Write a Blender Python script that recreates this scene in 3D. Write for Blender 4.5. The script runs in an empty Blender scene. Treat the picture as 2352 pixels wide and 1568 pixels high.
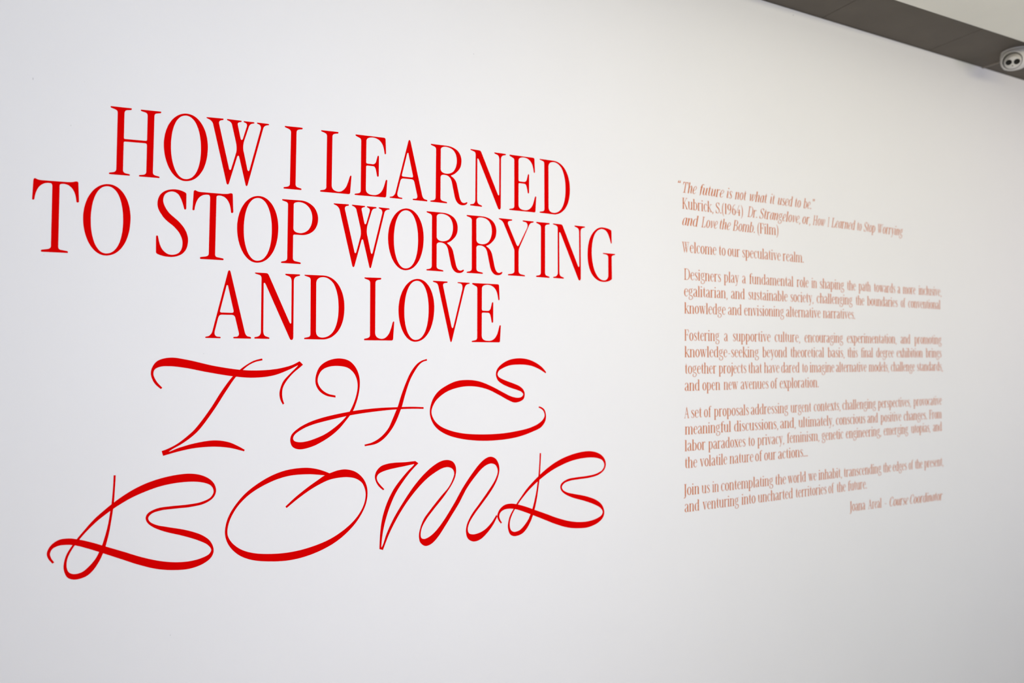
import bpy, bmesh, json, math, random
from mathutils import Vector, Matrix
from mathutils.geometry import tessellate_polygon

random.seed(4)
SC = bpy.context.scene
COL = SC.collection

# ------------------------------------------------------------------ camera
CAM_Y, CAM_Z = -1.90, 1.62
cam_data = bpy.data.cameras.new('camera')
cam = bpy.data.objects.new('camera', cam_data)
COL.objects.link(cam)
cam_data.sensor_fit = 'HORIZONTAL'
cam_data.sensor_width = 36.0
cam_data.lens = 36.0 * 1600.0 / 2352.0
cam_data.clip_start = 0.05
pitch, yaw, roll = 0.01632405, -0.44525291, -0.00125831
cam.matrix_world = (Matrix.Translation((0.0, CAM_Y, CAM_Z)) @ Matrix.Rotation(yaw, 4, 'Z') @
                    Matrix.Rotation(math.pi / 2 + pitch, 4, 'X') @ Matrix.Rotation(roll, 4, 'Z'))
cam_data.dof.use_dof = True
cam_data.dof.focus_distance = 1.86
cam_data.dof.aperture_fstop = 1.7
SC.camera = cam

# ------------------------------------------------------------------ world, lights, exposure
w = bpy.data.worlds.new('world'); SC.world = w; w.use_nodes = True
bg = w.node_tree.nodes['Background']
bg.inputs['Color'].default_value = (0.9, 0.9, 1.0, 1)
bg.inputs['Strength'].default_value = 0.01

def area(name, loc, target, sx, sy, power, col, spread=180):
    l = bpy.data.lights.new(name, 'AREA'); l.shape = 'RECTANGLE'; l.size = sx; l.size_y = sy
    l.energy = power; l.color = col; l.spread = math.radians(spread)
    o = bpy.data.objects.new(name, l); COL.objects.link(o); o.location = loc
    o.rotation_euler = (Vector(target) - Vector(loc)).to_track_quat('-Z', 'Y').to_euler()
    return o
area('left_fill', (0.0, -2.0, 2.6), (0.0, 0, 1.6), 1.2, 0.3, 8.8, (0.375, 0.534, 1.0))  # added cool fill for the upper left of the wall, no window there
area('high_strip_fill', (1.5, -2.4, 2.55), (1.5, 0, 1.6), 4.0, 0.3, 33.4, (1.0, 0.905, 0.603))  # added unseen strip light that lifts the top of the wall
area('main_fill', (0.6, -2.4, 1.2), (0.6, 0, 1.6), 0.9, 0.9, 30.0, (0.847, 0.86, 1.0))  # added main fill behind the camera, fitted to the wall brightness
area('side_fill', (3.2, -2.4, 1.0), (3.2, 0, 1.6), 0.9, 0.9, 8.9, (0.50, 0.75, 1.0))  # added low cool fill for the right part of the wall
area('end_fill', (4.2, -2.4, 2.0), (4.2, 0, 1.6), 0.7, 0.7, 14.2, (1.0, 0.88, 1.0))  # added fill towards the right end of the wall

vs = SC.view_settings
vs.view_transform = 'Standard'; vs.look = 'None'; vs.gamma = 1.0; vs.use_curve_mapping = False
vs.exposure = 0.0

# ------------------------------------------------------------------ materials
def mat(name, col, rough=0.6, noise=None, bump=None, metallic=0.0, spec=0.5):
    m = bpy.data.materials.new(name); m.use_nodes = True
    nt = m.node_tree; b = nt.nodes['Principled BSDF']
    b.inputs['Base Color'].default_value = (*col, 1); b.inputs['Roughness'].default_value = rough
    b.inputs['Metallic'].default_value = metallic; b.inputs['Specular IOR Level'].default_value = spec
    tc = nt.nodes.new('ShaderNodeTexCoord')
    if noise:
        sc, amt = noise
        n = nt.nodes.new('ShaderNodeTexNoise'); n.inputs['Scale'].default_value = sc; n.inputs['Detail'].default_value = 4
        r = nt.nodes.new('ShaderNodeValToRGB')
        r.color_ramp.elements[0].position = 0.3; r.color_ramp.elements[1].position = 0.7
        r.color_ramp.elements[0].color = (*[c * (1 - amt) for c in col], 1)
        r.color_ramp.elements[1].color = (*[min(1, c * (1 + amt)) for c in col], 1)
        nt.links.new(tc.outputs['Object'], n.inputs['Vector']); nt.links.new(n.outputs['Fac'], r.inputs['Fac'])
        nt.links.new(r.outputs['Color'], b.inputs['Base Color'])
    if bump:
        sc, st = bump
        n2 = nt.nodes.new('ShaderNodeTexNoise'); n2.inputs['Scale'].default_value = sc; n2.inputs['Detail'].default_value = 3
        bp = nt.nodes.new('ShaderNodeBump'); bp.inputs['Strength'].default_value = st; bp.inputs['Distance'].default_value = 0.001
        nt.links.new(tc.outputs['Object'], n2.inputs['Vector']); nt.links.new(n2.outputs['Fac'], bp.inputs['Height'])
        nt.links.new(bp.outputs['Normal'], b.inputs['Normal'])
    return m

M_WALL = mat('white_emulsion_paint', (0.80, 0.80, 0.80), 0.75, (3.0, 0.006), (260, 0.10), spec=0.25)
M_RED = mat('red_vinyl', (0.66, 0.0006, 0.0006), 0.7, (30, 0.03), (90, 0.05), spec=0.0)
M_TEXT = mat('small_text_vinyl', (0.56, 0.145, 0.026), 0.7, (60, 0.03), spec=0.05)
M_SOFFIT = mat('grey_brown_soffit_board', (0.128, 0.110, 0.088), 0.7, (8, 0.05), (400, 0.2), spec=0.2)
M_SOFFIT2 = mat('cable_cover_plastic', (0.22, 0.19, 0.15), 0.6, (20, 0.03))
M_CEIL = mat('cream_ceiling_paint', (0.74, 0.72, 0.63), 0.8, (4, 0.02), (200, 0.1))
M_FLOOR = mat('pale_concrete_floor', (0.42, 0.41, 0.40), 0.5, (3, 0.08), (60, 0.2))
M_WHITEP = mat('white_camera_plastic', (0.62, 0.60, 0.56), 0.45, (20, 0.02))
M_GAP_SHADE = mat('dark_gap_shade', (0.10, 0.095, 0.085), 0.7, (20, 0.05))  # dark colour standing in for shade in the gap around the eyeball
M_BLACK = mat('black_lens_glass', (0.008, 0.007, 0.005), 0.5, (20, 0.1), spec=0.2)
M_GREY = mat('grey_dirt', (0.60, 0.60, 0.61), 0.8, (300, 0.1))

# ------------------------------------------------------------------ helpers
def mesh_obj(name, verts, faces, material, parent=None, loc=None, smooth=False, **props):
    me = bpy.data.meshes.new(name)
    if loc is not None:
        verts = [(v[0] - loc[0], v[1] - loc[1], v[2] - loc[2]) for v in verts]
    me.from_pydata(verts, [], faces); me.materials.append(material)
    if smooth:
        for p in me.polygons: p.use_smooth = True
    me.update()
    o = bpy.data.objects.new(name, me); COL.objects.link(o)
    if loc is not None: o.location = loc
    if parent is not None:
        o.parent = parent
        if loc is not None: o.location = Vector(loc) - parent.location
    for k, v in props.items(): o[k] = v
    return o

def thing(name, loc, label, cat, group=None):
    o = bpy.data.objects.new(name, None); COL.objects.link(o); o.location = loc
    o.empty_display_size = 0.05
    o['label'] = label; o['category'] = cat
    if group: o['group'] = group
    return o

def box(name, a, b, m, parent=None, **props):
    (x0, y0, z0), (x1, y1, z1) = a, b
    v = [(x0,y0,z0),(x1,y0,z0),(x1,y1,z0),(x0,y1,z0),(x0,y0,z1),(x1,y0,z1),(x1,y1,z1),(x0,y1,z1)]
    f = [(0,3,2,1),(4,5,6,7),(0,1,5,4),(1,2,6,5),(2,3,7,6),(3,0,4,7)]
    return mesh_obj(name, v, f, m, parent, **props)

# ------------------------------------------------------------------ the setting
def wall_top(x): return 2.9405 - 0.01205 * x      # the wall head falls very slightly along its length
xs = [-4.0, 0.9, 1.5, 2.5, 3.5, 5.2]
vv = []; ff = []
for x in xs: vv += [(x, 0.0, 0.0), (x, 0.0, wall_top(x)), (x, 0.10, wall_top(x)), (x, 0.10, 0.0)]
for i in range(len(xs) - 1):
    a = 4 * i; b = a + 4
    ff += [(a, b, b + 1, a + 1), (a + 1, b + 1, b + 2, a + 2), (a + 2, b + 2, b + 3, a + 3)]
ff += [(0, 1, 2, 3), tuple(4 * (len(xs) - 1) + k for k in (3, 2, 1, 0))]
wall = mesh_obj('wall_front', vv, ff, M_WALL, kind='structure')
box('floor', (-4, -7, -0.1), (5.2, 3, 0), M_FLOOR, kind='structure')
box('wall_left', (-4.1, -7, 0), (-4, 0, 3.4), M_WALL, kind='structure')
box('wall_right', (5.2, -7, 0), (5.3, 0, 3.4), M_WALL, kind='structure')
box('wall_back', (-4.1, -7.1, 0), (5.3, -7, 3.4), M_WALL, kind='structure')
CE_Y, CE_Z = -0.2728, 2.87
box('ceiling', (-4, -7, CE_Z), (5.2, CE_Y, CE_Z + 0.30), M_CEIL, kind='structure')
# dark soffit over the wall head: boards side by side with open joints
soff = bpy.data.objects.new('trim_1', None); COL.objects.link(soff); soff.location = (0, 0, 2.9430); soff.rotation_euler = (0, math.atan(0.01205), 0); soff['kind'] = 'structure'
SEAMS = [-4.0] + [round(-3.52 + 0.64 * k, 3) for k in range(14)] + [5.2]
for i in range(len(SEAMS) - 1):
    o = box('panel', (SEAMS[i] + 0.0015, CE_Y + 0.002, 0.0), (SEAMS[i + 1] - 0.0015, 1.6, 0.012), M_SOFFIT, soff)
box('backing', (-4, CE_Y + 0.002, 0.013), (5.2, 1.6, 0.10), M_SOFFIT, soff)

# tiny marks on the paint
for (x, z, rx, rz) in [(-0.306, 2.2477, 0.00091, 0.003), (-0.2054, 2.2575, 0.00066, 0.00077), (2.0868, 2.8945, 0.0034, 0.00249), (-0.2315, 2.151, 0.00086, 0.00153), (-0.2818, 1.846, 0.00084, 0.001), (-0.0164, 0.9343, 0.00095, 0.00105), (0.0545, 1.6189, 0.00099, 0.00109), (0.782, 2.5059, 0.00139, 0.0013), (-0.0425, 1.321, 0.00071, 0.00079)]:
    n = 10
    v = [(x + rx * math.cos(2 * math.pi * k / n), -0.0003, z + rz * math.sin(2 * math.pi * k / n)) for k in range(n)] + [(x, -0.0008, z)]
    mesh_obj('scuff_mark', v, [(k, (k + 1) % n, n) for k in range(n)], M_GREY, wall)

# ------------------------------------------------------------------ lettering cut from vinyl film
T_FILM = 0.0004
def apply(M, p): return (p[0] * M[0] + p[1] * M[2] + M[4], p[0] * M[1] + p[1] * M[3] + M[5])

def outline_mesh(conts, M):
    conts = [[apply(M, (x / 1000, y / 1000)) for x, y in c] for c in conts]
    polys = [[Vector((p[0], p[1], 0)) for p in c] for c in conts]
    flatp = [p for c in conts for p in c]; n = len(flatp)
    tris = tessellate_polygon(polys)
    V = [(p[0], -T_FILM, p[1]) for p in flatp] + [(p[0], 0.0, p[1]) for p in flatp]
    F = []
    for a, b, c in tris:
        A, B, Cc = flatp[a], flatp[b], flatp[c]
        s = (B[0]-A[0])*(Cc[1]-A[1]) - (B[1]-A[1])*(Cc[0]-A[0])
        F.append((a, b, c) if s > 0 else (a, c, b))
    k = 0
    for c in conts:
        m = len(c)
        area2 = sum(c[i][0]*c[(i+1)%m][1]-c[(i+1)%m][0]*c[i][1] for i in range(m))
        for i in range(m):
            a, b = k + i, k + (i + 1) % m
            F.append((a, b, b + n, a + n))
        k += m
    return V, F

def catmull(P, t, i):
    p0 = P[max(i - 1, 0)]; p1 = P[i]; p2 = P[i + 1]; p3 = P[min(i + 2, len(P) - 1)]
    # centripetal-like tangents scaled by chord lengths
    def d(a, b): return max(1e-9, math.dist(a, b)) ** 0.5
    t0 = 0; t1 = t0 + d(p0, p1) if p0 != p1 else t0 + 1e-3; t2 = t1 + d(p1, p2); t3 = t2 + d(p2, p3) if p2 != p3 else t2 + 1e-3
    if p0 == p1: p0 = tuple(2 * a - b for a, b in zip(p1, p2)); t1 = t0 + d(p0, p1); t2 = t1 + d(p1, p2); t3 = t2 + (d(p2, p3) if p2 != p3 else 1)
    if p3 == p2: p3 = tuple(2 * a - b for a, b in zip(p2, p1)); t3 = t2 + d(p2, p3)
    T = t1 + (t2 - t1) * t
    L = lambda a, b, ta, tb: tuple((tb - T) / (tb - ta) * x + (T - ta) / (tb - ta) * y for x, y in zip(a, b))
    A1 = L(p0, p1, t0, t1); A2 = L(p1, p2, t1, t2); A3 = L(p2, p3, t2, t3)
    B1 = L(A1, A2, t0, t2); B2 = L(A2, A3, t1, t3)
    return L(B1, B2, t1, t2)

def ribbon(pairs, M, V, F, lift, steps=7):
    """pairs: (x0,y0,x1,y1) of both edges in 1/1000 cap heights -> solid strip"""
    E0 = [(p[0] / 1000, p[1] / 1000) for p in pairs]; E1 = [(p[2] / 1000, p[3] / 1000) for p in pairs]
    S = []
    for i in range(len(pairs) - 1):
        for k in range(steps):
            t = k / steps; S.append((catmull(E0, t, i), catmull(E1, t, i)))
    S.append((E0[-1], E1[-1]))
    b = len(V); y = -T_FILM - lift
    for j, (a, c) in enumerate(S):
        a = apply(M, a); c = apply(M, c); yy = y - j * 2e-7
        V += [(a[0], yy, a[1]), (c[0], yy, c[1]), (a[0], 0, a[1]), (c[0], 0, c[1])]
    for j in range(len(S) - 1):
        q = b + 4 * j; r = q + 4
        F += [(q, q + 1, r + 1, r), (q, r, r + 2, q + 2), (q + 1, q + 3, r + 3, r + 1)]
    F += [(b, b + 2, b + 3, b + 1), (len(V) - 4, len(V) - 3, len(V) - 1, len(V) - 2)]

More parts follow.
